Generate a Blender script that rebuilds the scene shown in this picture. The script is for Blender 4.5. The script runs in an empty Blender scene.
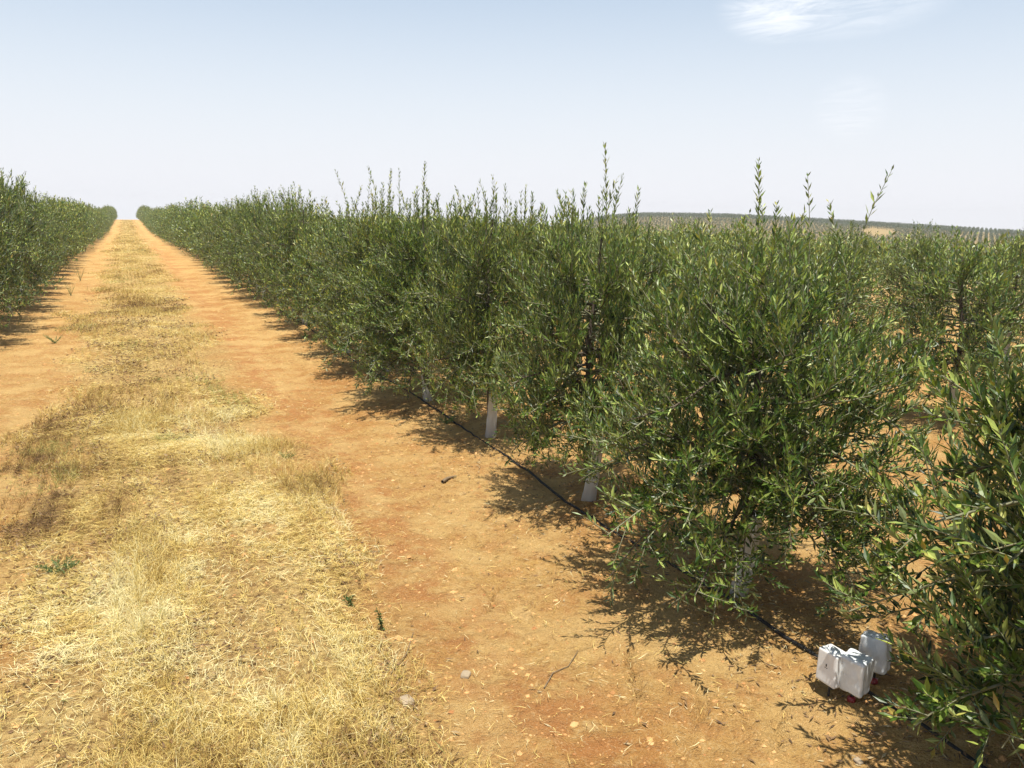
import bpy, math, random
import numpy as np
from mathutils import Matrix, Vector, Euler

SC = bpy.context.scene
COL = SC.collection
R_ = math.radians
SUN_EL, SUN_DIR = 75.0, np.array([-0.30, -0.95])      # direction towards the sun on the ground plan

# ------------------------------------------------------------------ noise
def vnoise(x, y, seed=0):
    x = np.asarray(x, float); y = np.asarray(y, float)
    xi = np.floor(x).astype(np.int64); yi = np.floor(y).astype(np.int64)
    fx = x - xi; fy = y - yi
    fx = fx * fx * (3 - 2 * fx); fy = fy * fy * (3 - 2 * fy)
    def h(a, b):
        n = (a * 374761393 + b * 668265263 + seed * 1442695041) & 0xffffffff
        n = ((n ^ (n >> 13)) * 1274126177) & 0xffffffff
        return ((n ^ (n >> 16)) & 0xffff) / 65535.0
    return (h(xi, yi) * (1 - fx) + h(xi + 1, yi) * fx) * (1 - fy) + (h(xi, yi + 1) * (1 - fx) + h(xi + 1, yi + 1) * fx) * fy
def fbm(x, y, seed=0, oct=4):
    v = 0; a = .5; t = 0
    for k in range(oct):
        v = v + a * vnoise(x * 2 ** k + 17.3 * k, y * 2 ** k - 9.1 * k, seed + k); t += a; a *= .5
    return v / t
def sstep(a, b, x):
    t = np.clip((x - a) / (b - a), 0, 1); return t * t * (3 - 2 * t)

# ------------------------------------------------------------------ terrain
CRACKS = [[(1.60, 2.24), (1.645, 2.30), (1.64, 2.35), (1.70, 2.40), (1.69, 2.45), (1.76, 2.52)], [(1.70, 2.02), (1.76, 2.05), (1.78, 2.11)],
          [(1.35, 3.10), (1.42, 3.16), (1.44, 3.24), (1.53, 3.30)], [(1.86, 1.80), (1.92, 1.83), (1.95, 1.90), (2.03, 1.93)], [(1.15, 3.72), (1.22, 3.76), (1.31, 3.77)]]
def height(x, y, fine=True):
    x = np.asarray(x, float); y = np.asarray(y, float)
    r = np.hypot(x, y); az = np.degrees(np.arctan2(x, y))
    z = -.32 * np.exp(-((y - 78) / 26.) ** 2) + .12 * np.exp(-((y - 150) / 28.) ** 2)
    z = z - .12 * sstep(4, 8, x) * (1 - sstep(20, 60, y))
    z = z - 4.1 * sstep(9, 85, x)
    ridge = np.interp(az, [20, 35, 40, 45, 52, 58, 75, 110], [-1.0, 2.2, 2.1, 1.1, -.7, -2.3, -4, -4])
    z = z + (ridge + 4.1) * sstep(140, 300, r) * sstep(22, 34, az)
    w = sstep(26, 33, az) * (1 - sstep(100, 130, az))
    crest = 158 * (1 - w) + 310 * w
    z = z - .065 * np.maximum(r - crest, 0) * sstep(0, 25, r - crest)
    if fine:
        near = 1 - sstep(18, 45, r)
        z = z + near * (.045 * (fbm(x * .9, y * .9, 3, 2) - .5) + .022 * (fbm(x * 4.2, y * 4.2, 5, 3) - .5) + .020 * (fbm(x * 17, y * 17, 9, 2) - .5))
        # two shallow wheel tracks beside the straw strip, slightly raised tree lines
        z = z - near * .018 * (np.exp(-((x - 1.45) / .28) ** 2) + np.exp(-((x + .75) / .2) ** 2))
        z = z + near * .03 * (np.exp(-((x - 2.62) / .35) ** 2) + np.exp(-((x + 2.02) / .35) ** 2) + np.exp(-((x - 6.75) / .4) ** 2))
        for pts in CRACKS:
            for (x0, y0), (x1, y1) in zip(pts[:-1], pts[1:]):
                dx, dy = x1 - x0, y1 - y0; t = np.clip(((x - x0) * dx + (y - y0) * dy) / (dx * dx + dy * dy), 0, 1)
                d = np.hypot(x - x0 - t * dx, y - y0 - t * dy); z = z - .04 * np.exp(-(d / .010) ** 2)
    return z
def hz(x, y): return float(height(x, y))

# ------------------------------------------------------------------ mesh helpers
def np_mesh(name, V, faces_flat, loop_tot, mats, matidx=None, smooth=False, attrs=None):
    me = bpy.data.meshes.new(name)
    V = np.asarray(V, np.float32); F = np.asarray(faces_flat, np.int32); LT = np.asarray(loop_tot, np.int32)
    me.vertices.add(len(V)); me.vertices.foreach_set('co', V.ravel())
    me.loops.add(len(F)); me.loops.foreach_set('vertex_index', F)
    me.polygons.add(len(LT))
    st = np.zeros(len(LT), np.int32); st[1:] = np.cumsum(LT)[:-1]
    me.polygons.foreach_set('loop_start', st)
    if matidx is not None: me.polygons.foreach_set('material_index', np.asarray(matidx, np.int32))
    me.polygons.foreach_set('use_smooth', np.full(len(LT), smooth, bool))
    for k, a in (attrs or {}).items():
        at = me.attributes.new(k, 'FLOAT', 'POINT'); at.data.foreach_set('value', np.asarray(a, np.float32))
    for m in mats: me.materials.append(m)
    me.update(calc_edges=True); me.validate()
    return me

class Acc:
    """collects pieces: verts, faces (any n), one tint per vertex, a material index"""
    def __init__(s): s.V = []; s.F = []; s.L = []; s.M = []; s.T = []; s.n = 0
    def add(s, V, F, mat=0, tint=0.5):
        V = np.asarray(V, float); F = np.asarray(F)
        s.V.append(V); s.F.append((F + s.n).ravel()); s.L.append(np.full(len(F), F.shape[1])); s.M.append(np.full(len(F), mat))
        s.T.append(np.full(len(V), tint) if np.isscalar(tint) else tint); s.n += len(V)
    def mesh(s, name, mats, smooth=False):
        return np_mesh(name, np.concatenate(s.V), np.concatenate(s.F), np.concatenate(s.L), mats, np.concatenate(s.M), smooth, {'tint': np.concatenate(s.T)})

def obj(name, me, parent=None, loc=(0, 0, 0)):
    o = bpy.data.objects.new(name, me); COL.objects.link(o); o.location = loc
    if parent: o.parent = parent
    return o
def tag(o, label=None, cat=None, group=None, kind=None):
    if label: o['label'] = label
    if cat: o['category'] = cat
    if group: o['group'] = group
    if kind: o['kind'] = kind
    return o

def tube(acc, P, rad, sides=5, mat=0, tint=.5, cap=True):
    P = np.asarray(P, float); n = len(P)
    rad = np.broadcast_to(rad, (n,))
    T = np.gradient(P, axis=0); T /= np.linalg.norm(T, axis=1)[:, None] + 1e-9
    ref = np.array([0.31, 0.95, 0.02]) if abs(T[0][2]) > .7 else np.array([0.02, 0.05, 1.0])
    A = np.cross(T, ref); A /= np.linalg.norm(A, axis=1)[:, None] + 1e-9
    B = np.cross(T, A)
    a = np.arange(sides) * 2 * math.pi / sides
    V = P[:, None, :] + rad[:, None, None] * (np.cos(a)[None, :, None] * A[:, None, :] + np.sin(a)[None, :, None] * B[:, None, :])
    i = np.arange(n - 1)[:, None] * sides; j = np.arange(sides)[None, :]; k = (j + 1) % sides
    F = np.stack([i + j, i + k, i + sides + k, i + sides + j], -1).reshape(-1, 4)
    acc.add(V.reshape(-1, 3), F, mat, tint)
    if cap: acc.add(V[-1], np.arange(sides)[None, ::-1], mat, tint)

def leaves(acc, P, D, N, L, W, tint, mat=0, simple=False):
    """lens shaped folded leaves; P base, D axis, N face normal"""
    n = len(P)
    if n == 0: return
    D = D / (np.linalg.norm(D, axis=1)[:, None] + 1e-9)
    S = np.cross(D, N); S /= np.linalg.norm(S, axis=1)[:, None] + 1e-9
    N = np.cross(S, D)
    L = L[:, None]; W = W[:, None]
    if simple:
        V = np.stack([P, P + D * L * .5 + S * W * .5, P + D * L, P + D * L * .5 - S * W * .5], 1)
        F = np.arange(n)[:, None] * 4 + np.array([0, 1, 2, 3])[None]
        acc.add(V.reshape(-1, 3), F, mat, np.repeat(tint, 4)); return
    m = P + D * L * .5 - N * W * .22
    V = np.stack([P, P + D * L * .48 + S * W * .5, P + D * L * .98 - N * L * .06, P + D * L * .48 - S * W * .5, m], 1)
    F = np.array([[0, 1, 4], [1, 2, 4], [2, 3, 4], [3, 0, 4]])
    F = (np.arange(n)[:, None, None] * 5 + F[None]).reshape(-1, 3)
    acc.add(V.reshape(-1, 3), F, mat, np.repeat(tint, 5))

# ------------------------------------------------------------------ materials
def newmat(name):
    m = bpy.data.materials.new(name); m.use_nodes = True
    nt = m.node_tree; nt.nodes.clear()
    out = nt.nodes.new('ShaderNodeOutputMaterial'); b = nt.nodes.new('ShaderNodeBsdfPrincipled')
    nt.links.new(b.outputs[0], out.inputs[0])
    return m, nt, b, out
def ramp(nt, fac, stops):
    r = nt.nodes.new('ShaderNodeValToRGB'); e = r.color_ramp.elements
    while len(e) < len(stops): e.new(.5)
    for q, (p, c) in zip(e, stops): q.position = p; q.color = (*c, 1)
    nt.links.new(fac, r.inputs[0]); return r.outputs[0]
def noise(nt, vec, scale, detail=4, rough=.55, dist=0):
    n = nt.nodes.new('ShaderNodeTexNoise'); n.inputs['Scale'].default_value = scale; n.inputs['Detail'].default_value = detail
    n.inputs['Roughness'].default_value = rough; n.inputs['Distortion'].default_value = dist
    nt.links.new(vec, n.inputs['Vector']); return n.outputs[0]
def math_(nt, op, a, b=None, clamp=False):
    n = nt.nodes.new('ShaderNodeMath'); n.operation = op; n.use_clamp = clamp
    for i, v in enumerate([a, b]):
        if v is None: continue
        if isinstance(v, (int, float)): n.inputs[i].default_value = v
        else: nt.links.new(v, n.inputs[i])
    return n.outputs[0]
def mix(nt, fac, a, b, mode='MIX'):
    n = nt.nodes.new('ShaderNodeMix'); n.data_type = 'RGBA'; n.blend_type = mode
    if isinstance(fac, (int, float)): n.inputs[0].default_value = fac
    else: nt.links.new(fac, n.inputs[0])
    for i, v in ((6, a), (7, b)):
        if isinstance(v, tuple): n.inputs[i].default_value = (*v, 1)
        else: nt.links.new(v, n.inputs[i])
    return n.outputs[2]
def maprange(nt, v, a, b, c=0., d=1.):
    n = nt.nodes.new('ShaderNodeMapRange'); n.interpolation_type = 'SMOOTHSTEP'
    nt.links.new(v, n.inputs[0])
    for i, q in enumerate((a, b, c, d)): n.inputs[i + 1].default_value = q
    return n.outputs[0]
def bump(nt, h, b, strength, dist):
    n = nt.nodes.new('ShaderNodeBump'); n.inputs['Strength'].default_value = strength; n.inputs['Distance'].default_value = dist
    nt.links.new(h, n.inputs['Height']); nt.links.new(n.outputs[0], b.inputs['Normal']); return n

def leaf_material():
    m, nt, b, out = newmat('olive_leaf')
    at = nt.nodes.new('ShaderNodeAttribute'); at.attribute_name = 'tint'
    info = nt.nodes.new('ShaderNodeObjectInfo')
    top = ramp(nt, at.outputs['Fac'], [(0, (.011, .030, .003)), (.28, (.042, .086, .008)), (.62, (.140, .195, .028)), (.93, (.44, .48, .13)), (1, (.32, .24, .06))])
    var = ramp(nt, info.outputs['Random'], [(0, (1.0, 1.0, .9)), (.5, (.92, 1.0, 1.0)), (1, (1.12, 1.03, .85))])
    top = mix(nt, 1.0, top, var, 'MULTIPLY')
    geo = nt.nodes.new('ShaderNodeNewGeometry')
    under = mix(nt, .55, top, (.27, .31, .14))
    col = mix(nt, geo.outputs['Backfacing'], top, under)
    nt.links.new(col, b.inputs['Base Color'])
    b.inputs['Roughness'].default_value = .44; b.inputs['Specular IOR Level'].default_value = .55
    tr = nt.nodes.new('ShaderNodeBsdfTranslucent')
    nt.links.new(mix(nt, 1.0, top, (1.7, 1.8, .4), 'MULTIPLY'), tr.inputs[0])
    ms = nt.nodes.new('ShaderNodeMixShader'); ms.inputs[0].default_value = .15
    nt.links.new(b.outputs[0], ms.inputs[1]); nt.links.new(tr.outputs[0], ms.inputs[2]); nt.links.new(ms.outputs[0], out.inputs[0])
    return m
def wood_material(name, c1, c2, scale=40):
    m, nt, b, out = newmat(name)
    tc = nt.nodes.new('ShaderNodeTexCoord')
    n = noise(nt, tc.outputs['Object'], scale, 5)
    nt.links.new(ramp(nt, n, [(.3, c1), (.7, c2)]), b.inputs['Base Color'])
    b.inputs['Roughness'].default_value = .85
    bump(nt, n, b, .5, .004)
    return m
def guard_material():
    m, nt, b, out = newmat('white_guard_plastic')
    tc = nt.nodes.new('ShaderNodeTexCoord')
    n = noise(nt, tc.outputs['Object'], 9, 5); n2 = noise(nt, tc.outputs['Object'], 60, 3)
    sep = nt.nodes.new('ShaderNodeSeparateXYZ'); nt.links.new(tc.outputs['Object'], sep.inputs[0])
    dirt = maprange(nt, sep.outputs[2], .16, .0)
    f = math_(nt, 'MULTIPLY', dirt, n)
    f = math_(nt, 'ADD', f, math_(nt, 'MULTIPLY', maprange(nt, n2, .5, .8), .10), True)
    nt.links.new(mix(nt, f, (.72, .74, .72), (.42, .27, .13)), b.inputs['Base Color'])
    b.inputs['Roughness'].default_value = .45
    tr = nt.nodes.new('ShaderNodeBsdfTranslucent'); tr.inputs[0].default_value = (.75, .77, .74, 1)
    ms = nt.nodes.new('ShaderNodeMixShader'); ms.inputs[0].default_value = .35
    nt.links.new(b.outputs[0], ms.inputs[1]); nt.links.new(tr.outputs[0], ms.inputs[2]); nt.links.new(ms.outputs[0], out.inputs[0])
    bump(nt, n, b, .3, .01)
    return m
def ground_material():
    m, nt, b, out = newmat('dry_orange_soil')
    tc = nt.nodes.new('ShaderNodeTexCoord'); P = tc.outputs['Object']
    sep = nt.nodes.new('ShaderNodeSeparateXYZ'); nt.links.new(P, sep.inputs[0]); X = sep.outputs[0]; Y = sep.outputs[1]
    nA = noise(nt, P, .9, 6, .62); nB = noise(nt, P, 5.5, 6, .65); nC = noise(nt, P, 30, 6, .75); nD = noise(nt, P, 130, 3, .7)
    soil = ramp(nt, nA, [(.30, (.44, .205, .055)), (.42, (.52, .28, .085)), (.55, (.60, .37, .13)), (.68, (.57, .33, .10)), (.8, (.46, .22, .06))])
    soil = mix(nt, maprange(nt, nB, .46, .66, 0, .55), soil, (.50, .225, .075))
    soil = mix(nt, maprange(nt, nB, .44, .30, 0, .5), soil, (.74, .50, .22))
    soil = mix(nt, maprange(nt, nC, .50, .66, 0, .75), soil, (.30, .15, .05))
    soil = mix(nt, maprange(nt, nC, .46, .30, 0, .6), soil, (.76, .56, .28))
    track = math_(nt, 'MULTIPLY', maprange(nt, math_(nt, 'ABSOLUTE', math_(nt, 'SUBTRACT', math_(nt, 'ADD', X, math_(nt, 'MULTIPLY', nA, .8)), 1.62)), .42, .0), maprange(nt, nB, .36, .56))
    soil = mix(nt, math_(nt, 'MULTIPLY', track, .62), soil, (.47, .19, .062))
    pale = math_(nt, 'MULTIPLY', maprange(nt, noise(nt, P, 1.7, 5, .6), .48, .62), .6)
    soil = mix(nt, pale, soil, (.70, .47, .185))
    # dry straw lying thin over the soil in the middle strip
    warp = math_(nt, 'MULTIPLY', math_(nt, 'SUBTRACT', noise(nt, P, 1.3, 4, .6), .5), 1.5)
    xx = math_(nt, 'ADD', X, warp)
    strip = math_(nt, 'MULTIPLY', maprange(nt, xx, -.85, -.25), maprange(nt, xx, 1.15, .55))
    mp = nt.nodes.new('ShaderNodeMapping'); mp.inputs['Scale'].default_value = (1, .45, 1); nt.links.new(P, mp.inputs[0])
    nS = noise(nt, mp.outputs[0], 2.1, 5, .6)
    straw = ramp(nt, nS, [(.3, (.42, .27, .11)), (.46, (.60, .42, .16)), (.6, (.72, .54, .22)), (.75, (.52, .35, .14))])
    straw = mix(nt, maprange(nt, nC, .42, .62, 0, .85), straw, (.20, .11, .04))
    soil = mix(nt, maprange(nt, nD, .52, .70, 0, .55), soil, (.33, .16, .055))
    soil = mix(nt, maprange(nt, nD, .46, .32, 0, .45), soil, (.80, .60, .33))
    col = mix(nt, math_(nt, 'MULTIPLY', strip, .8), soil, straw)
    # other orchard alleys: pale dusty earth with sparse straw
    far = maprange(nt, X, 9, 30)
    col = mix(nt, math_(nt, 'MULTIPLY', far, .6), col, (.58, .40, .19))
    vl = nt.nodes.new('ShaderNodeVectorMath'); vl.operation = 'LENGTH'; nt.links.new(P, vl.inputs[0])
    hill = math_(nt, 'MULTIPLY', maprange(nt, vl.outputs['Value'], 120, 170), maprange(nt, X, 60, 110))
    col = mix(nt, math_(nt, 'MULTIPLY', hill, .8), col, (.27, .20, .085))
    nt.links.new(col, b.inputs['Base Color'])
    b.inputs['Roughness'].default_value = .95; b.inputs['Specular IOR Level'].default_value = .15
    h = math_(nt, 'ADD', math_(nt, 'MULTIPLY', nB, 1.4), math_(nt, 'ADD', math_(nt, 'MULTIPLY', nC, .7), math_(nt, 'MULTIPLY', nD, .4)))
    bump(nt, h, b, 1.0, .045)
    return m
def tint_material(name, stops, rough=.8, transl=0):
    m, nt, b, out = newmat(name)
    at = nt.nodes.new('ShaderNodeAttribute'); at.attribute_name = 'tint'
    c = ramp(nt, at.outputs['Fac'], stops); nt.links.new(c, b.inputs['Base Color']); b.inputs['Roughness'].default_value = rough
    if transl:
        tr = nt.nodes.new('ShaderNodeBsdfTranslucent'); nt.links.new(c, tr.inputs[0])
        ms = nt.nodes.new('ShaderNodeMixShader'); ms.inputs[0].default_value = transl
        nt.links.new(b.outputs[0], ms.inputs[1]); nt.links.new(tr.outputs[0], ms.inputs[2]); nt.links.new(ms.outputs[0], out.inputs[0])
    return m
def plain(name, c, rough=.5, nscale=30, amt=.15, bmp=0):
    m, nt, b, out = newmat(name)
    tc = nt.nodes.new('ShaderNodeTexCoord'); n = noise(nt, tc.outputs['Object'], nscale, 4)
    d = tuple(v * (1 - amt * 2) for v in c)
    nt.links.new(ramp(nt, n, [(.3, d), (.65, c)]), b.inputs['Base Color']); b.inputs['Roughness'].default_value = rough
    if bmp: bump(nt, n, b, .6, bmp)
    return m

M_LEAF = leaf_material()
M_BARK = wood_material('olive_bark', (.045, .032, .022), (.13, .10, .07))
M_TWIG = wood_material('olive_twig', (.13, .14, .07), (.28, .27, .17))
M_GUARD = guard_material()
M_SOIL = ground_material()
M_STRAW = tint_material('dry_straw', [(0, (.12, .065, .022)), (.22, (.36, .21, .065)), (.5, (.66, .49, .14)), (.85, (.78, .63, .24)), (.93, (.82, .73, .40)), (1, (.28, .30, .08))], .7, .2)
M_CLOD = tint_material('soil_clod', [(0, (.36, .16, .055)), (.5, (.58, .32, .12)), (1, (.62, .39, .17))], .95)
M_LITTER = tint_material('leaf_litter', [(0, (.09, .05, .025)), (.6, (.24, .14, .06)), (1, (.42, .33, .18))], .8)
M_WEED = tint_material('weed_leaf', [(0, (.05, .10, .02)), (.6, (.13, .18, .045)), (1, (.36, .32, .10))], .6, .2)
M_HOSE = plain('black_polyethylene', (.012, .011, .01), .7, 12, .2)
M_BOX = plain('white_abs_plastic', (.80, .81, .80), .35, 18, .05)
M_WRAP = plain('clouded_plastic_wrap', (.76, .80, .81), .16, 22, .10, .006)
M_DARK = plain('dark_metal', (.03, .03, .03), .5)
M_RED = plain('red_plastic', (.26, .012, .016), .4)
M_STONE = plain('grey_stone', (.42, .33, .22), .9, 25, .2, .01)

# ------------------------------------------------------------------ ground sheet
def graded(lo, hi, step, grow, end_lo, end_hi):
    a = list(np.arange(lo, hi, step)); s = step; v = a[-1]
    while v < end_hi: s *= grow; v += s; a.append(v)
    s = step; v = a[0]; b = []
    while v > end_lo: s *= grow; v -= s; b.append(v)
    return np.array(b[::-1] + a)
gx = graded(-1.4, 3.4, .017, 1.045, -400, 400); gy = graded(1.5, 8, .017, 1.03, -100, 400)
GX, GY = np.meshgrid(gx, gy)
V = np.stack([GX, GY, height(GX, GY)], -1).reshape(-1, 3)
i = np.arange(len(gy) - 1)[:, None] * len(gx); j = np.arange(len(gx) - 1)[None, :]
F = np.stack([i + j, i + j + 1, i + len(gx) + j + 1, i + len(gx) + j], -1).reshape(-1, 4)
g = obj('ground', np_mesh('ground', V, F.ravel(), np.full(len(F), 4), [M_SOIL], None, True)); tag(g, kind='structure')

# ------------------------------------------------------------------ olive trees
UP = np.array([0, 0, 1.])
def nrm(v): return v / (np.linalg.norm(v, axis=-1, keepdims=True) + 1e-9)

def gen_tree(seed, low=(.86, 1.0), prim=92, twigs=14, sp=.0155, LL=.050, WW=.0118, R=.72, H=1.62, z0=.46, shoots=16, woodtwigs=True, simple=False, tsides=4, skirt=.22, long_shoots=()):
    rng = np.random.default_rng(seed)
    wood, tw, lf = Acc(), Acc(), Acc()
    # leader
    k = 9; zs = np.linspace(-.06, H * .96, k)
    P = np.stack([np.cumsum(rng.normal(0, .018, k)), np.cumsum(rng.normal(0, .018, k)), zs], 1); P[0, :2] = 0; P[1, :2] *= .3
    tube(wood, P, np.interp(zs, [0, .5, H], [.030, .025, .005]), 10 if not simple else 5)
    lead = lambda z: np.array([np.interp(z, zs, P[:, 0]), np.interp(z, zs, P[:, 1]), z])
    LP, LD, LN, LS = [], [], [], []
    def leafline(Q, spacing, size=1.):
        seg = np.linalg.norm(np.diff(Q, axis=0), axis=1); tot = seg.sum()
        n = max(2, int(tot / spacing)); s = np.linspace(.12, 1, n) * tot; cs = np.concatenate([[0], np.cumsum(seg)])
        pts = np.stack([np.interp(s, cs, Q[:, a]) for a in range(3)], 1)
        d = nrm(np.gradient(pts, axis=0)) if n > 1 else np.tile(UP, (n, 1))
        a = nrm(np.cross(d, nrm(rng.normal(size=3)))); b = np.cross(d, a)
        ph = (np.arange(n) % 2)[:, None]
        side = np.where(ph == 0, a, b)
        for sg in (1, -1):
            o = nrm(side * sg + rng.normal(0, .28, (n, 3)))
            dd = nrm(d * rng.uniform(.5, .95, (n, 1)) + o * .66 + UP * .38)
            nn = nrm(d * .7 + UP * .75 - o * .2 + rng.normal(0, .35, (n, 3)))
            keep = rng.random(n) > .08
            LP.append(pts[keep]); LD.append(dd[keep]); LN.append(nn[keep])
            LS.append((size * rng.uniform(.62, 1.15, n) * np.interp(np.arange(n) / n, [0, .75, 1], [1, 1, .6]))[keep])
    for i in range(prim):
        u = (i + rng.random()) / prim
        az = i * 2.39996 + rng.normal(0, .25); h = np.array([math.cos(az), math.sin(az), 0])
        ze = skirt + .02 + (H - .12 - skirt) * u ** 1.2
        rel = (ze - skirt) / (H - skirt)
        re = R * np.interp(rel, [0, .12, .3, .55, .75, .9, 1], [low[0], low[1], 1.06, 1.0, .80, .52, .30]) * math.sqrt(rng.uniform(.38, 1.15))
        zs_ = max(z0 + .02 + .1 * rng.random(), min(H * .86, z0 + (ze - skirt) * .55 + rng.normal(0, .13)))
        A0 = lead(zs_); E0 = h * re + UP * ze; E0[:2] += lead(min(ze, H * .9))[:2] * .6
        c = A0 + (E0 - A0) * .5 + h * re * .16 + UP * (.07 if ze < zs_ else -.10 * (ze - zs_) / .5)
        t = np.linspace(0, 1, 7)[:, None]
        Q = (1 - t) ** 2 * A0 + 2 * t * (1 - t) * c + t ** 2 * E0
        Q = Q + np.cumsum(rng.normal(0, .012, (7, 3)) * (t > 0), axis=0)
        Q[:, 2] = np.maximum(Q[:, 2], skirt * .5)
        tube(tw if i % 3 else wood, Q, np.linspace(.0085 if u < .7 else .006, .0022, 7), tsides if not simple else 3, 0)
        leafline(Q[2:], sp * 1.5)
        for q in range(twigs):
            tt = .10 + .90 * (q + rng.random()) / twigs; f = tt * 6; a = int(min(f, 5)); p0 = Q[a] + (Q[a + 1] - Q[a]) * (f - a)
            d = nrm(Q[a + 1] - Q[a]); o = nrm(np.cross(d, rng.normal(size=3)))
            upb = rng.uniform(.15, .9) * (1 if ze > .5 else .6)
            td = nrm(d * .65 + o * .75 + UP * (upb + .2))
            tl = rng.uniform(.12, .27) * (1.1 if tt < .8 else .85)
            s = np.linspace(0, 1, 4)[:, None]
            T = p0 + tl * (s * td + s ** 2 * (UP * rng.uniform(-.12, .32)))
            if woodtwigs: tube(tw, T, np.linspace(.003, .0012, 4), 3, 0, cap=False)
            leafline(T, sp)
    S = [(rng.uniform(0, R * .55), rng.uniform(0, 6.28), rng.uniform(.10, .26), 0) for _ in range(shoots)] + [(a, b, c, 1) for a, b, c in long_shoots]
    for rr, aa, ll, lg in S:
        zb = H * (.99 - .16 * (rr / R)) - .12
        p0 = lead(min(zb, H * .95)) + np.array([rr * math.cos(aa), rr * math.sin(aa), 0])
        s = np.linspace(0, 1, 5)[:, None]
        lean = np.array([math.cos(aa), math.sin(aa), 0]) * rng.uniform(-.05, .28) + rng.normal(0, .07, 3) * np.array([1, 1, 0])
        T = p0 + (ll + .12) * (s * UP + s ** 2 * lean)
        tube(tw, T, np.linspace(.0034, .0012, 5), 3, 0, cap=False)
        leafline(T, sp * (rng.uniform(1.1, 2.1) if not simple else 1.0), 1.0)
    for (rr, aa, ll, lg) in S[::3]:                       # forked side shoots
        z_ = H * (.99 - .16 * (rr / R)) - .12 + ll * .35; p0 = lead(H * .9); p0 = np.array([p0[0] + rr * math.cos(aa), p0[1] + rr * math.sin(aa), z_])
        s = np.linspace(0, 1, 4)[:, None]; a2 = rng.uniform(0, 6.28)
        T = p0 + ll * .6 * (s * nrm(np.array([math.cos(a2) * .5, math.sin(a2) * .5, 1])) + s ** 2 * UP * .15)
        tube(tw, T, np.linspace(.0026, .001, 4), 3, 0, cap=False); leafline(T, sp * 1.4, .9)
    P_ = np.concatenate(LP); D_ = np.concatenate(LD); N_ = np.concatenate(LN); S_ = np.concatenate(LS); n = len(P_)
    ph = rng.uniform(0, 6.28, 6)                                 # sprays and gaps through the crown
    cl = sum(np.sin(P_[:, 0] * a + P_[:, 1] * b + P_[:, 2] * c + p) for a, b, c, p in ((13, 5, 6, ph[0]), (-6, 14, 5, ph[1]), (8, -9, 12, ph[2]), (21, 14, -9, ph[3]), (-16, 19, 12, ph[4])))
    kp = (rng.random(n) < np.clip(1.05 + .55 * (cl + .9), .36 if simple or prim < 90 else .55, 1)) | (P_[:, 2] > H - .12)
    P_, D_, N_, S_, cl = P_[kp], D_[kp], N_[kp], S_[kp], cl[kp]; n = len(P_)
    S_ = S_ * rng.choice([.7, .9, 1.0, 1.18], n, p=[.15, .3, .35, .2])
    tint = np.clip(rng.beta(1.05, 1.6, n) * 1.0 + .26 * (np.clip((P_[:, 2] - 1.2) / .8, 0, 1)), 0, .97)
    tint[rng.random(n) < .012] = 1.0
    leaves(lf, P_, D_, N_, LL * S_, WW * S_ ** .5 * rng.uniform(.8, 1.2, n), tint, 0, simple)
    return wood, tw, lf, n

def guard_mesh(seed):
    rng = np.random.default_rng(seed + 900); a = Acc(); S = 28; K = 14; Hh = .41
    tilt = rng.normal(0, .03, 2); cut = rng.uniform(-.03, .03); ang = np.arange(S) * 2 * math.pi / S
    ph = rng.uniform(0, 6.28, 4)
    rows = []
    for k in range(K + 1):
        t = k / K
        r = .044 - .010 * t + .0025 * np.sin(ang * 3 + ph[0] + t * 2.2) + .002 * np.sin(ang * 5 + ph[1] - t * 6) + .0018 * math.sin(t * 21 + ph[2])
        z = t * (Hh + cut * np.cos(ang + ph[3])) - .03 * (1 - t)
        rows.append(np.stack([r * np.cos(ang) + tilt[0] * t, r * np.sin(ang) + tilt[1] * t, z], 1))
    inner = [q * np.array([.93, .93, 1]) + np.array([tilt[0], tilt[1], 0]) * .07 for q in rows[::-1]]
    allr = rows + inner; V = np.concatenate(allr)
    n = len(allr); i = np.arange(n - 1)[:, None] * S; j = np.arange(S)[None]; k = (j + 1) % S
    a.add(V, np.stack([i + j, i + k, i + S + k, i + S + j], -1).reshape(-1, 4))
    return a.mesh('trunk_guard', [M_GUARD], True)

def tree_meshes(seed, lod, **kw):
    if lod == 0: w, t, l, n = gen_tree(seed, **kw)
    elif lod == 1: w, t, l, n = gen_tree(seed, **{**dict(prim=66, twigs=11, low=(.78, .97), skirt=.13, R=.66, sp=.027, LL=.066, WW=.017, shoots=14), **kw})
    elif lod == 2: w, t, l, n = gen_tree(seed, low=(.78, .97), skirt=.13, R=.66, prim=50, twigs=8, sp=.055, LL=.10, WW=.030, shoots=16, woodtwigs=False, simple=True)
    else: w, t, l, n = gen_tree(seed, prim=20, twigs=4, sp=.09, LL=.17, WW=.055, shoots=8, woodtwigs=False, simple=True)
    print('tree', seed, lod, n)
    if lod < 2:
        return dict(trunk=w.mesh('trunk', [M_BARK], True), branches=t.mesh('branches', [M_TWIG], True), foliage=l.mesh('foliage', [M_LEAF]), trunk_guard=guard_mesh(seed))
    a = Acc()
    for src, mi in ((w, 0), (l, 1)):
        for V, F, L, T in zip(src.V, src.F, src.L, src.T): pass
    if lod == 2:
        for src, mi in ((w, 0), (l, 1)):
            for k in range(len(src.V)):
                a.V.append(src.V[k]); a.F.append(src.F[k] + a.n); a.L.append(src.L[k]); a.M.append(np.full(len(src.L[k]), mi)); a.T.append(src.T[k])
            a.n += src.n
        return a.mesh('olive_tree', [M_BARK, M_LEAF])
    return (np.concatenate(l.V), np.concatenate(l.T))

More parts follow.
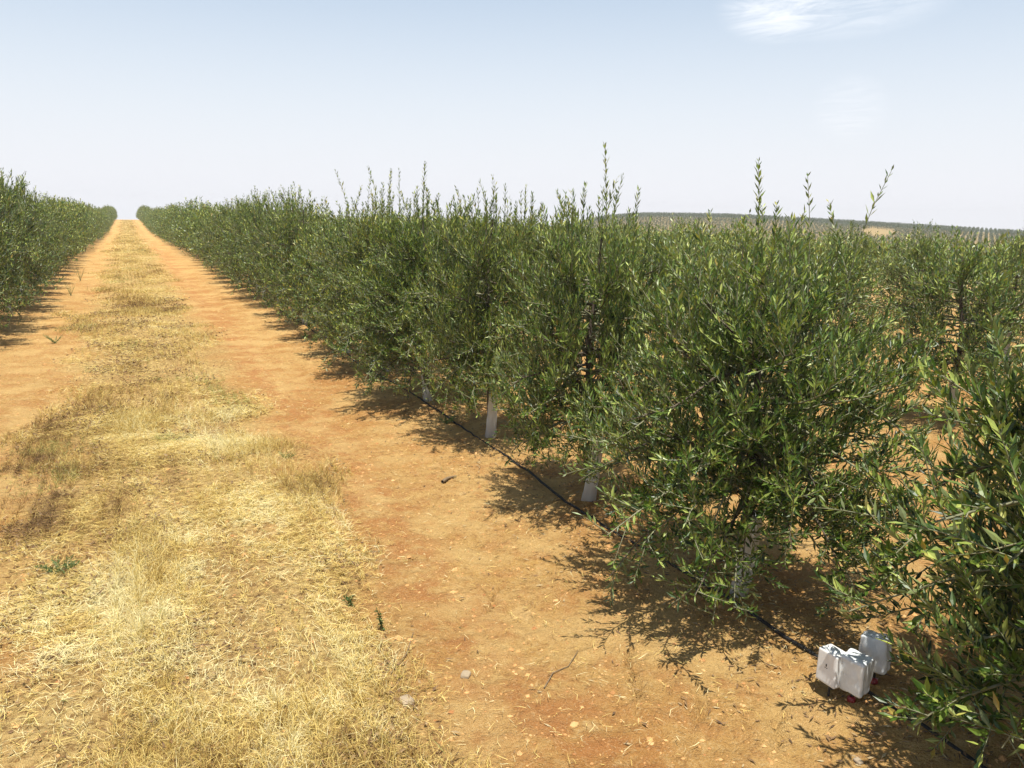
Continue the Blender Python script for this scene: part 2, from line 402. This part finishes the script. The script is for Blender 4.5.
A_MESH = [tree_meshes(11, 0, R=.75, H=1.58, skirt=.13, low=(.80, 1.0), prim=112, long_shoots=((.05, 1., .42), (.22, 5.6, .42), (.38, 5.5, .50), (.34, 1.2, .3))),
          tree_meshes(12, 0, R=.74, H=1.58, skirt=.2, low=(.6, .9), long_shoots=((.1, .6, .40),)),
          tree_meshes(13, 0, R=.72, H=1.58, skirt=.2, low=(.6, .9)),
          tree_meshes(14, 0, R=.72, H=1.42, skirt=.08, prim=110, LL=.060, WW=.0145)]
B_MESH = [tree_meshes(21 + k, 1) for k in range(5)]
C_MESH = [tree_meshes(31 + k, 2) for k in range(5)]
D_MESH = [tree_meshes(41 + k, 3) for k in range(4)]

G_R, G_L = 'olive trees in the hedge row right of the track', 'olive trees in the hedge row left of the track'
G_2, G_3 = 'olive trees in the next row to the right', 'olive trees in the third row to the right'
def parts_tree(mesh, x, y, rz, sc):
    root = obj('olive_tree', None, None, (x, y, hz(x, y)))
    root.rotation_euler = (0, 0, rz); root.scale = sc
    for nm in ('trunk', 'branches', 'foliage', 'trunk_guard'):
        c = obj(nm, mesh[nm], root)
        if nm == 'trunk_guard': c.scale = (1 / sc[0], 1 / sc[1], 1 / sc[2])
    return root
rng = np.random.default_rng(5)
def place_tree(x, y, label, group, lod=None, mesh=None, rz=None, s=None):
    d = math.hypot(x, y)
    if lod is None: lod = 0 if d < 9 else 1 if d < 27 else 2
    rz = rng.uniform(0, 6.28) if rz is None else rz
    if s is not None and d > 50: s = tuple(v * rng.uniform(.86, 1.1) for v in s)
    if s is None:
        q = rng.normal(0, .045) + 1.08; s = (q * rng.uniform(.93, 1.06), q * rng.uniform(.93, 1.06), q * rng.uniform(.93, 1.10))
        if d > 50: s = (s[0], s[1], s[2] * rng.uniform(.88, 1.12))
    if lod < 2:
        if mesh is None: mesh = (A_MESH[:3] if lod == 0 else B_MESH)[rng.integers(3 if lod == 0 else 5)]
        o = parts_tree(mesh, x, y, rz, s)
    else:
        o = obj('olive_tree', C_MESH[rng.integers(5)], None, (x, y, hz(x, y) - .02)); o.rotation_euler = (0, 0, rz); o.scale = s
    return tag(o, label, 'olive tree', group)

ORD = ['', 'first', 'second', 'third', 'fourth', 'fifth', 'sixth', 'seventh', 'eighth', 'ninth', 'tenth', 'eleventh', 'twelfth', 'thirteenth', 'fourteenth']
SP = 1.42
place_tree(2.77, 1.14, 'olive tree cut off by the right edge, leafy branches reaching towards the white boxes', G_R, 0, A_MESH[3], 1.0, (1.1, 1.1, 1.1))
place_tree(2.47, 2.70, 'biggest bushy olive tree, just beyond the white boxes, white guard on its shaded trunk', G_R, 0, A_MESH[0], 0.4, (1, 1, 1))
place_tree(2.49, 4.12, 'olive tree next behind the biggest bush, second from the white boxes, white trunk guard', G_R, 0, A_MESH[1], 3.9, (.86, .86, 1.10))
place_tree(2.50, 5.66, 'olive tree third from the white boxes in the right row, short white trunk guard', G_R, 0, A_MESH[2], 1.3, (.86, .86, 1.12))
k = 4; y = 7.10
while y < 166:
    if k <= 12: lab = f'{ORD[k]} olive tree from the white boxes in the hedge row right of the track'
    else: lab = 'olive tree beyond the twelfth in the right hedge row, merged with its neighbours'
    place_tree(2.5 + rng.normal(0, .05), y + rng.normal(0, .05), lab, G_R); y += SP; k += 1
k = 1; y = 11.98
while y < 166:
    if y > 12.5 and k <= 6: lab = f'{ORD[k]} olive tree from the left edge in the hedge row left of the track'; k += 1
    elif y <= 12.5: lab = 'olive tree cut off by the left edge in the row left of the track'
    else: lab = 'olive tree beyond the sixth in the left hedge row, merged with its neighbours'
    q = rng.uniform(1.10, 1.2) * (1.10 if y < 20 else 1.0)
    place_tree(-2.02 + rng.normal(0, .05), y + rng.normal(0, .05), lab, G_L, s=(q * .86, q * .86, q * rng.uniform(.97, 1.05) * (1.08 if y < 18 else 1))); y += SP
y = 3.35; k = 0
for n in range(30):
    if n == 0: lab = 'olive tree at the right edge in the second row, behind the cut off tree'
    elif n == 1: lab = 'olive tree with white guard on bare soil in the second row to the right'
    elif n < 7: lab = f'{ORD[n]} olive tree in the second row, counting away from the one with visible guard'
    else: lab = 'olive tree far along the second row, all but its top behind the front row'
    place_tree(6.75 + rng.normal(0, .04), 3.35 + n * 1.46, lab, G_2, lod=1 if n < 10 else None, s=(1.0, 1.0, rng.uniform(.93, 1.02))); 
for n in range(24):
    lab = 'olive tree in the third row to the right, seen over and between second row crowns'
    place_tree(11.0 + rng.normal(0, .04), 4.2 + n * 1.46, lab, G_3, lod=1 if n < 6 else 2, s=(1.0, 1.0, rng.uniform(.95, 1.06)))

# the rest of the plantation down the slope and up the far hill: nobody could count it
def orchard():
    r2 = np.random.default_rng(77); xs = []
    for row in range(3, 90):
        x = 6.75 + (row - 1) * 4.2
        if x > 330: break
        ys = np.arange(4, 330, 1.46) + r2.normal(0, .06, len(np.arange(4, 330, 1.46)))
        for y in ys: xs.append((x + r2.normal(0, .06), y))
    for n in range(30, 100): xs.append((6.75, 3.35 + n * 1.46))
    for n in range(24, 100): xs.append((11.0, 4.2 + n * 1.46))
    A = np.array(xs); r = np.hypot(A[:, 0], A[:, 1]); az = np.degrees(np.arctan2(A[:, 0], A[:, 1]))
    keep = (r < 325) & (az < 64) & ((az > 29) | (r < 60))
    bare = ((az - 49.3) / 1.0) ** 2 + ((r - 228) / 24) ** 2 < 1
    keep &= ~bare
    keep &= (r < 110) | (r > 150) | (np.arange(len(A)) % 2 == 0)
    return A[keep], r[keep]
PT, RR = orchard(); print('stuff trees', len(PT))
Vs, Ts = [], []
r3 = np.random.default_rng(8)
for q in range(len(PT)):
    V, T = D_MESH[r3.integers(4)]
    V = V.reshape(-1, 4, 3); T = T.reshape(-1, 4)
    if RR[q] > 60:
        nkeep = 170 if RR[q] < 120 else 90
        ix = r3.integers(len(V), size=nkeep); V = V[ix]; T = T[ix]
        c = V.mean(1, keepdims=True); V = c + (V - c) * (1.5 if RR[q] < 120 else 2.6)
    if RR[q] > 150: V = V * np.array([.70, .70, .76])
    elif RR[q] < 80: V = V * np.array([1, 1, .86])
    a = r3.uniform(0, 6.28); ca, sa = math.cos(a), math.sin(a)
    W = V.reshape(-1, 3); s = r3.uniform(.95, 1.1)
    W = np.stack([W[:, 0] * ca - W[:, 1] * sa, W[:, 0] * sa + W[:, 1] * ca, W[:, 2]], 1) * s + np.array([PT[q, 0], PT[q, 1], hz(*PT[q])])
    Vs.append(W); Ts.append((V[:, 0, 0] * 0 + r3.uniform(.0, .22)).repeat(4) if RR[q] > 60 else T.ravel())
Vs = np.concatenate(Vs); n4 = len(Vs) // 4
o = obj('olive_orchard', np_mesh('olive_orchard', Vs, np.arange(n4 * 4), np.full(n4, 4), [M_LEAF], None, False, {'tint': np.concatenate(Ts)}))
tag(o, 'distant olive plantation in dense rows running up the low hill on the right', 'orchard', kind='stuff')

# ------------------------------------------------------------------ dry straw strip
def strip_density(x, y):
    w = x + 1.1 * (fbm(x * .9, y * .9, 40, 3) - .5)
    s = sstep(-1.0, -.35, w) * (1 - sstep(.55, 1.1, w))
    c = fbm(x * 2.3, y * 1.6, 50, 3)
    return s * (.18 + 1.1 * sstep(.36, .62, c)) + .014
def blades(n, y0, y1, wscale, seed, x0=-2.4, x1=2.6, ypow=1.0, hmul=1.):
    r = np.random.default_rng(seed)
    x = r.uniform(x0, x1, n * 6); y = y0 + (y1 - y0) * r.random(n * 6) ** ypow
    k = r.random(len(x)) < strip_density(x, y); x = x[k][:n]; y = y[k][:n]; n = len(x)
    # tufts: pull part of the blades together
    cx = np.round(x / .09) * .09 + .03 * vnoise(np.round(x / .09) * 7.7, np.round(y / .09) * 5.1, 2); cy = np.round(y / .09) * .09
    t = (r.random(n) < .55) * r.uniform(.5, .95, n); x = x + (cx - x) * t; y = y + (cy - y) * t
    tall = fbm(x * 1.5, y * .5, 61, 3)
    instrip = strip_density(x, y) > .09
    stand = (r.random(n) < np.clip(.42 + 2.0 * (tall - .42), .15, .85)) & instrip
    L = np.where(stand, r.uniform(.03, .12, n) * (0.5 + .6 * sstep(.4, .7, tall)), r.uniform(.015, .08, n) * np.where(instrip, 1, .7)) * hmul
    el = np.where(stand, r.uniform(.6, 1.45, n), r.uniform(-.02, .35, n)); az = r.uniform(0, 6.28, n)
    az = np.where(stand | (r.random(n) < .7), az, az * .4 + vnoise(x * 3, y * 3, 71) * 6)
    H = np.stack([np.cos(az), np.sin(az), np.zeros(n)], 1); up = np.array([0, 0, 1.])
    B = np.stack([x, y, height(x, y) + np.where(stand, -.004, r.uniform(.001, .03, n))], 1)
    D = H * np.cos(el)[:, None] + up * np.sin(el)[:, None]
    bend = r.uniform(-.1, .55, n)[:, None] * L[:, None]
    Mid = B + D * L[:, None] * .5 + r.normal(0, .09, (n, 3)) * L[:, None]; Tip = B + D * L[:, None] * .97 + (H * .6 - up * .7) * bend * np.where(stand, 1, .25)[:, None]
    gz = height(Tip[:, 0], Tip[:, 1]) + .003; Tip[:, 2] = np.maximum(Tip[:, 2], gz); Mid[:, 2] = np.maximum(Mid[:, 2], height(Mid[:, 0], Mid[:, 1]) + .003)
    W = (r.uniform(.0008, .0023, n) * wscale)[:, None]
    va = r.uniform(0, 3.14, n); S = np.stack([np.cos(va), np.sin(va), r.normal(0, .3, n)], 1); S = nrm(S - D * (S * D).sum(1, keepdims=True))
    V = np.stack([B - S * W * .5, B + S * W * .5, Mid + S * W * .5, Mid - S * W * .5, Tip], 1)
    patch = .6 * fbm(x * 1.7, y * .55, 83, 3) + .4 * fbm(x * 6, y * 5, 84, 2)
    tint = np.clip(.44 + (2.2 - .9 * sstep(5, 10, y)) * (patch - .45) + r.normal(0, .24, n), 0, .93)
    green = (fbm(x * 1.2 + 9, y * 1.2, 95, 2) > .74) & (r.random(n) < .3); tint = np.where(green | (r.random(n) < .01), 1.0, tint)
    return V, tint
Q4, T4, nb = [], [], 0
for args in ((190000, 1.9, 7.5, 1.0, 1), (70000, 7.0, 16, 1.7, 2), (60000, 15, 40, 3.2, 3), (45000, 38, 150, 8, 4)):
    V, t = blades(*args, ypow=1.25 if args[4] > 1 else 1.0); Q4.append(V); T4.append(np.repeat(t, 5))
V = np.concatenate(Q4); n = len(V); base = np.arange(n)[:, None] * 5
FQ = base + np.array([0, 1, 2, 3]); FT = base + np.array([3, 2, 4])
flat = np.concatenate([FQ, FT], 1).ravel(); lt = np.tile([4, 3], n)
o = obj('dry_grass', np_mesh('dry_grass', V.reshape(-1, 3), flat, lt, [M_STRAW], None, False, {'tint': np.concatenate(T4)}))
tag(o, 'dry yellow straw and mown grass covering the middle of the track', 'grass', kind='stuff')

# ------------------------------------------------------------------ clods, litter
def blobs(name, n, mat, fx, fy, size, seed, label, cat, flat=.6):
    r = np.random.default_rng(seed)
    base = np.array([[0, 0, 1], [1, 0, 0], [0, 1, 0], [-1, 0, 0], [0, -1, 0], [.6, .6, -.4], [-.6, .6, -.4], [-.6, -.6, -.4], [.6, -.6, -.4]], float)
    Fb = np.array([[0, 1, 2], [0, 2, 3], [0, 3, 4], [0, 4, 1], [1, 5, 2], [2, 6, 3], [3, 7, 4], [4, 8, 1], [5, 6, 2], [6, 7, 3], [7, 8, 4], [8, 5, 1]])
    x, y = fx(r, n), fy(r, n); n = len(x)
    s = size(r, n, y)
    V = base[None] * r.uniform(.55, 1.2, (n, 9, 1)) * s[:, None, None]; V[:, :, 2] *= flat
    a = r.uniform(0, 6.28, n); c, q = np.cos(a)[:, None], np.sin(a)[:, None]
    V = np.stack([V[:, :, 0] * c - V[:, :, 1] * q * .8, V[:, :, 0] * q + V[:, :, 1] * c * .8, V[:, :, 2]], -1)
    V += np.stack([x, y, height(x, y) + s * .1], 1)[:, None]
    F = (np.arange(n)[:, None, None] * 9 + Fb[None]).reshape(-1, 3)
    t = np.repeat(np.clip(r.normal(.5, .25, n), 0, 1), 9)
    o = obj(name, np_mesh(name, V.reshape(-1, 3), F.ravel(), np.full(len(F), 3), [mat], None, False, {'tint': t}))
    return tag(o, label, cat, kind='stuff')
def fxc(r, n):
    return r.uniform(-2.3, 8.5, n)
blobs('soil_clods', 34000, M_CLOD, fxc, lambda r, n: 1.4 + 14 * r.random(n) ** 1.6, lambda r, n, y: np.exp(r.normal(-5.4, .6, n)).clip(.0015, .020), 4, 'small crumbs and clods of orange earth scattered over bare soil', 'soil clods')

def litter():
    r = np.random.default_rng(14); n = 5000
    x = np.concatenate([r.normal(2.5, .33, n), r.normal(6.75, .4, 1800), r.uniform(0.8, 2.4, 300)]); m = len(x)
    y = 1.2 + 13 * r.random(m) ** 1.5
    a = r.uniform(0, 6.28, m); D = np.stack([np.cos(a), np.sin(a), r.normal(0, .12, m)], 1); N = nrm(np.stack([r.normal(0, .4, m), r.normal(0, .4, m), np.ones(m)], 1))
    ac = Acc(); leaves(ac, np.stack([x, y, height(x, y) + .004 + .006 * r.random(m)], 1), D, N, r.uniform(.02, .045, m), r.uniform(.005, .009, m), r.random(m))
    return ac
def chaff():
    r = np.random.default_rng(24); n = 110000
    x = r.uniform(-1.4, 1.4, n); y = 1.9 + 16 * r.random(n) ** 1.7
    p = sstep(.42, .60, fbm(x * 3.1, y * 2.2, 131, 3)) * np.clip(strip_density(x, y) * 1.3 - .05, 0, 1)
    k = r.random(n) < p * .9; x = x[k]; y = y[k]; m = len(x); a = r.uniform(0, 6.28, m)
    D = np.stack([np.cos(a), np.sin(a), r.normal(.25, .4, m)], 1); N = nrm(r.normal(size=(m, 3)) + UP)
    ac = Acc(); sc = 1 + y * .05; leaves(ac, np.stack([x, y, height(x, y) + .004 + .03 * r.random(m) ** 2], 1), D, N, r.uniform(.008, .032, m) * sc, r.uniform(.004, .012, m) * sc, r.uniform(.12, .8, m))
    return ac
tag(obj('dead_weed_litter', chaff().mesh('dead_weed_litter', [M_LITTER])), 'brown crumbled dead weeds in patches among the straw', 'plant litter', kind='stuff')
tag(obj('leaf_litter', litter().mesh('leaf_litter', [M_LITTER])), 'fallen brown olive leaves lying under the trees', 'leaf litter', kind='stuff')

# ------------------------------------------------------------------ drip hose
a = Acc(); ys = np.concatenate([np.arange(.2, 12, .06), np.arange(12, 90, .5)])
xs = 2.385 + .022 * np.sin(ys * 1.1 + .8) + .014 * np.sin(ys * 2.7)
tube(a, np.stack([xs, ys, height(xs, ys) + .005 + .007 * np.sin(ys * 3.1)], 1), .008, 8)
tag(obj('drip_hose', a.mesh('drip_hose', [M_HOSE], True)), 'thin black irrigation hose lying along the foot of the right row', 'irrigation hose')

# ------------------------------------------------------------------ sensor boxes
def rbox(acc, sx, sy, sz, z0, rad=.008, seg=4, mat=0, crumple=0, seed=0, res=10):
    """rounded box as a subdivided cube pushed to a rounded shape"""
    r = np.random.default_rng(seed); n = res
    u = np.linspace(-1, 1, n + 1); Vd = {}; V = []; F = []
    def vid(p):
        k = tuple(np.round(p, 5))
        if k not in Vd: Vd[k] = len(V); V.append(p)
        return Vd[k]
    u = np.sign(u) * (np.abs(u) ** .6)
    for ax in range(3):
        for sg in (-1, 1):
            for i in range(n):
                for j in range(n):
                    q = []
                    for (aa, bb) in ((i, j), (i + 1, j), (i + 1, j + 1), (i, j + 1)):
                        p = [0, 0, 0]; p[ax] = sg; p[(ax + 1) % 3] = u[aa]; p[(ax + 2) % 3] = u[bb]; q.append(vid(p))
                    F.append(q if sg > 0 else q[::-1])
    V = np.array(V, float) * np.array([sx, sy, sz]) / 2
    core = np.clip(V, -np.array([sx, sy, sz]) / 2 + rad, np.array([sx, sy, sz]) / 2 - rad)
    d = V - core; L = np.linalg.norm(d, axis=1, keepdims=True); V = core + np.where(L > 1e-7, d / np.maximum(L, 1e-7) * rad, 0)
    if crumple:
        ph = r.uniform(0, 6.28, 6); nn = nrm(V)
        w = np.abs(np.sin(V[:, 0] * 75 + V[:, 2] * 14 + ph[0])) + np.abs(np.sin(V[:, 1] * 62 - V[:, 2] * 24 + ph[1])) + .35 * np.abs(np.sin(V[:, 2] * 60 + V[:, 1] * 50 + ph[2]))
        V = V + nn * (w[:, None] - .9) * crumple
    V[:, 2] += z0 + sz / 2
    acc.add(V, np.array(F), mat)
def sensor(x, y, rz, wrapped, label, tilt=(0, 0), seed=0):
    root = obj('sensor_box', None, None, (x, y, hz(x, y))); root.rotation_euler = (0, 0, rz)
    hold = (R_(tilt[0]), R_(tilt[1]), 0)
    z0 = .058
    a = Acc(); rbox(a, .066, .088, .128, z0, .006, res=16)                                  # wide face looks along -X
    o = obj('case', a.mesh('case', [M_BOX], True), root); o.rotation_euler = hold
    a = Acc(); rbox(a, .036, .056, .006, z0 + .1265, .0022, res=6)
    l = obj('lid', a.mesh('lid', [M_WRAP], True), root); l.rotation_euler = hold
    a = Acc()
    for q in (0, 1, 2):                                                           # tiny dark moulded mark on the wide face
        w = [(.0, .0, .010), (.004, -.007, .004), (-.004, -.007, .004)][q]
        rbox(a, .0016, .005 if q == 0 else .0035, w[2], z0 + .070 + w[1], .0006, res=3)
        a.V[-1] += np.array([-.0333, w[0], 0])
    m = obj('mark', a.mesh('mark', [M_DARK]), root); m.rotation_euler = hold
    a = Acc(); tube(a, [(0, 0, -.05), (0, 0, .0), (0, 0, .05), (0, 0, z0 + .004)], .0045, 8)
    tube(a, [(.004, .008, z0 + .004), (.018, .02, .04), (.03, .012, .012), (.05, .03, .004)], .0022, 6)
    obj('stake', a.mesh('stake', [M_DARK], True), root)
    a = Acc(); tube(a, [(0, 0, -.03), (0, 0, .001), (0, 0, .016), (0, 0, .021)], [.015, .015, .014, .009], 14)
    if wrapped: obj('probe_collar', a.mesh('probe_collar', [M_RED], True), root)
    if wrapped:
        a = Acc(); rbox(a, .072, .094, .132, z0 - .003, .009, crumple=.0042, seed=seed, res=22)
        w = obj('plastic_wrap', a.mesh('plastic_wrap', [M_WRAP], False), root); w.rotation_euler = hold
        w['label'] = 'crumpled bluish clear plastic bag around the box'
    g_ = 'white sensor boxes on stakes by the hose'
    return tag(root, label, 'sensor box', g_)
sensor(2.235, 1.925, R_(2), False, 'leftmost of three white sensor boxes, smooth and unwrapped, standing by the black hose', (0, 2), 1)
sensor(2.285, 1.865, R_(14), True, 'middle white sensor box in crumpled plastic, in front by the black hose', (3, -3), 2)
sensor(2.445, 1.905, R_(24), True, 'rightmost white sensor box, bluish crumpled plastic wrap, set back behind the other two', (-4, 4), 3)

# ------------------------------------------------------------------ small things on the track
def weed(x, y, n, hgt, seed, label, tint=(.2, .7), group=None, spread=.5):
    r = np.random.default_rng(seed); st, lf = Acc(), Acc()
    for k in range(n):
        az = r.uniform(0, 6.28); L = hgt * r.uniform(.6, 1.1); s = np.linspace(0, 1, 6)[:, None]
        d = np.array([math.cos(az) * spread, math.sin(az) * spread, 1.]); d /= np.linalg.norm(d)
        Q = s * L * d + s ** 2 * L * .25 * np.array([math.cos(az), math.sin(az), -.2]) * spread
        tube(st, Q, np.linspace(.0018, .0008, 6), 4)
        m = 14; t = np.linspace(.1, 1, m)[:, None]; P = t * L * d + t ** 2 * L * .25 * np.array([math.cos(az), math.sin(az), -.2]) * spread
        D = nrm(r.normal(size=(m, 3)) + UP * .6)
        leaves(lf, P, D, nrm(r.normal(size=(m, 3)) + UP), r.uniform(.012, .028, m), r.uniform(.004, .008, m), r.uniform(*tint, m))
    root = obj('weed', None, None, (x, y, hz(x, y)))
    obj('stems', st.mesh('stems', [M_WEED], True), root); obj('leaves', lf.mesh('leaves', [M_WEED]), root)
    return tag(root, label, 'weed', group)
weed(.87, 3.10, 5, .10, 1, 'lone upright dark green weed on bare soil at the straw edge', (0, .4), None, .2)
weed(.80, 3.38, 5, .05, 2, 'small low green weed just behind the lone upright one', (0, .5), None, .5)
weed(-.42, 4.25, 26, .09, 3, 'spreading green weed patch in the straw at the left edge of the picture', (.1, .6), None, 1.3)
weed(.93, 5.75, 9, .07, 4, 'grey green flat weed tuft beside the straw on the right wheel track', (.3, .8), None, 1.2)
weed(-.98, 12.2, 18, .16, 5, 'dry brownish green weed on the left wheel track near the left row', (.4, .9), None, .8)
weed(2.33, 6.2, 12, .10, 6, 'low green weed at the hose in shade between two right row trees', (.1, .6), None, .9)
weed(-1.15, 19.0, 14, .32, 7, 'yellowish weed standing at the foot of the left row', (.6, 1.), None, .35)
weed(-1.15, 23.0, 14, .36, 8, 'yellowish weed farther along at the foot of the left row', (.6, 1.), None, .35)
def stick(P, rad, label, name='dry_stick'):
    P = np.array(P, float); P[:, 2] += height(P[:, 0], P[:, 1])
    a = Acc(); tube(a, P, np.linspace(rad, rad * .5, len(P)), 6)
    return tag(obj(name, a.mesh(name, [wood_material('dry_wood', (.12, .08, .045), (.26, .19, .11))], True)), label, 'stick')
stick([(1.78, 4.82, .012), (1.84, 4.87, .014), (1.91, 4.90, .012)], .012, 'short dark stick lying on the bare right wheel track')
stick([(1.30, 2.42, .006), (1.38, 2.5, .008), (1.46, 2.52, .006), (1.55, 2.60, .01)], .0028, 'thin bent twig on bare soil left of the white boxes')
stick([(.80, 2.75, .006), (.90, 2.86, .01), (.98, 3.02, .006)], .003, 'thin twig slanting on soil beside the nearest straw')
def stone(x, y, s, label, seed):
    r = np.random.default_rng(seed); a = Acc(); rbox(a, s * 1.3, s, s * .55, -s * .15, s * .26, res=6, crumple=s * .03, seed=seed)
    a.V[-1] = a.V[-1] * (1 + r.normal(0, .02, a.V[-1].shape))
    o = obj('stone', a.mesh('stone', [M_STONE], True), None, (x, y, hz(x, y))); o.rotation_euler = (0, 0, r.uniform(0, 6)); tag(o, label, 'stone')
stone(.80, 2.55, .045, 'flat grey stone at the right edge of the nearest straw', 1)
stone(1.06, 2.62, .035, 'small pale stone on bare soil near the bottom of the picture', 2)
stone(2.05, 1.62, .022, 'tiny pale stone on soil below the white boxes', 3)

# ------------------------------------------------------------------ haze
a = Acc(); X0, X1, Y0, Y1, Z0, Z1 = -430, 430, -150, 450, -32, 8
a.add([(X0, Y0, Z0), (X1, Y0, Z0), (X1, Y1, Z0), (X0, Y1, Z0), (X0, Y0, Z1), (X1, Y0, Z1), (X1, Y1, Z1), (X0, Y1, Z1)],
      [(0, 3, 2, 1), (4, 5, 6, 7), (0, 1, 5, 4), (1, 2, 6, 5), (2, 3, 7, 6), (3, 0, 4, 7)])
mh = bpy.data.materials.new('haze_air'); mh.use_nodes = True; nt = mh.node_tree; nt.nodes.clear()
out = nt.nodes.new('ShaderNodeOutputMaterial'); pv = nt.nodes.new('ShaderNodeVolumePrincipled'); nt.links.new(pv.outputs[0], out.inputs['Volume'])
pv.inputs['Color'].default_value = (.97, .98, 1, 1); pv.inputs['Density'].default_value = .0008; pv.inputs['Anisotropy'].default_value = 0
ho = obj('haze', a.mesh('haze', [mh])); tag(ho, kind='stuff')

# ------------------------------------------------------------------ world, sun, camera
w = bpy.data.worlds.new('World'); SC.world = w; w.use_nodes = True; nt = w.node_tree; nt.nodes.clear()
out = nt.nodes.new('ShaderNodeOutputWorld'); bg = nt.nodes.new('ShaderNodeBackground'); nt.links.new(bg.outputs[0], out.inputs[0])
tc = nt.nodes.new('ShaderNodeTexCoord'); sep = nt.nodes.new('ShaderNodeSeparateXYZ'); nt.links.new(tc.outputs['Generated'], sep.inputs[0])
zc = math_(nt, 'MAXIMUM', sep.outputs[2], .015)
cb = nt.nodes.new('ShaderNodeCombineXYZ'); nt.links.new(sep.outputs[0], cb.inputs[0]); nt.links.new(sep.outputs[1], cb.inputs[1]); nt.links.new(zc, cb.inputs[2])
sky = nt.nodes.new('ShaderNodeTexSky'); sky.sky_type = 'NISHITA'; sky.sun_disc = False
sky.sun_elevation = R_(SUN_EL); sky.sun_rotation = math.atan2(SUN_DIR[0], SUN_DIR[1]); sky.air_density = 1.0; sky.dust_density = 2.0; sky.ozone_density = 1.0; sky.altitude = 200
nt.links.new(cb.outputs[0], sky.inputs[0])
# thin cirrus: direction projected on a high plane
dv = nt.nodes.new('ShaderNodeVectorMath'); dv.operation = 'DIVIDE'; cz = nt.nodes.new('ShaderNodeCombineXYZ')
zz = math_(nt, 'MAXIMUM', sep.outputs[2], .05)
for q in range(3): nt.links.new(zz, cz.inputs[q])
nt.links.new(tc.outputs['Generated'], dv.inputs[0]); nt.links.new(cz.outputs[0], dv.inputs[1])
mp = nt.nodes.new('ShaderNodeMapping'); mp.inputs['Rotation'].default_value = (0, 0, R_(35)); mp.inputs['Scale'].default_value = (1, .62, 1); nt.links.new(dv.outputs[0], mp.inputs[0])
CLOUD = noise(nt, mp.outputs[0], 3.4, 8, .66, 1.2)
def patch(az, el, ra, re):
    a = R_(az); e = R_(el); c = (math.sin(a) * math.cos(e), math.cos(a) * math.cos(e), math.sin(e))
    sub = nt.nodes.new('ShaderNodeVectorMath'); sub.operation = 'SUBTRACT'; nt.links.new(tc.outputs['Generated'], sub.inputs[0]); sub.inputs[1].default_value = c
    def dot(v, s):
        d = nt.nodes.new('ShaderNodeVectorMath'); d.operation = 'DOT_PRODUCT'; nt.links.new(sub.outputs[0], d.inputs[0]); d.inputs[1].default_value = v
        return math_(nt, 'POWER', math_(nt, 'ABSOLUTE', math_(nt, 'DIVIDE', d.outputs['Value'], s)), 2)
    rr = math_(nt, 'ADD', dot((math.cos(a), -math.sin(a), 0), ra), dot((0, 0, 1), re))
    return maprange(nt, rr, 1, 0)
pm = math_(nt, 'MAXIMUM', math_(nt, 'MAXIMUM', patch(42.3, 13.0, .075, .04), math_(nt, 'MULTIPLY', patch(45.5, 13.0, .13, .04), .7)), math_(nt, 'MULTIPLY', patch(47.0, 6.9, .045, .04), .25))
cf = math_(nt, 'MULTIPLY', math_(nt, 'MULTIPLY', maprange(nt, CLOUD, .28, .70), pm), .62, True)
SKYC = mix(nt, 1.0, sky.outputs[0], mix(nt, maprange(nt, sep.outputs[2], .28, .62), (1.0, 1.26, 1.26), (.55, .60, .62)), 'MULTIPLY')  # overhead sky, above the view, dimmed on purpose to weaken fill light
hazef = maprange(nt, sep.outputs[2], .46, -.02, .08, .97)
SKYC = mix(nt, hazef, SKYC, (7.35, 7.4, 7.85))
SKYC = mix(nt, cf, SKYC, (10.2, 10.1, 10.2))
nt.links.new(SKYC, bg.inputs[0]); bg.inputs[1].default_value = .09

sl = bpy.data.lights.new('sun', 'SUN'); sl.energy = 5.0; sl.angle = R_(.5); sl.color = (1, .95, .86)
so = bpy.data.objects.new('sun', sl); COL.objects.link(so)
v = Vector((SUN_DIR[0] * math.cos(R_(SUN_EL)) / np.linalg.norm(SUN_DIR), SUN_DIR[1] * math.cos(R_(SUN_EL)) / np.linalg.norm(SUN_DIR), math.sin(R_(SUN_EL))))
so.rotation_euler = v.to_track_quat('Z', 'Y').to_euler()

cam = bpy.data.cameras.new('camera'); cam.sensor_width = 36; cam.lens = 804 / 1024 * 36; cam.clip_end = 5000; cam.clip_start = .05
co = bpy.data.objects.new('camera', cam); COL.objects.link(co)
co.matrix_world = Matrix.Translation((0, 0, 1.75)) @ Matrix.Rotation(R_(-25.361), 4, 'Z') @ Matrix.Rotation(R_(90 - 11.842), 4, 'X') @ Matrix.Rotation(R_(.8), 4, 'Z')
SC.camera = co
SC.view_settings.view_transform = 'Standard'; SC.view_settings.look = 'None'; SC.view_settings.exposure = 0.50
SC.cycles.max_bounces = 6; SC.cycles.diffuse_bounces = 2; SC.cycles.transparent_max_bounces = 4; SC.view_settings.gamma = 1.0
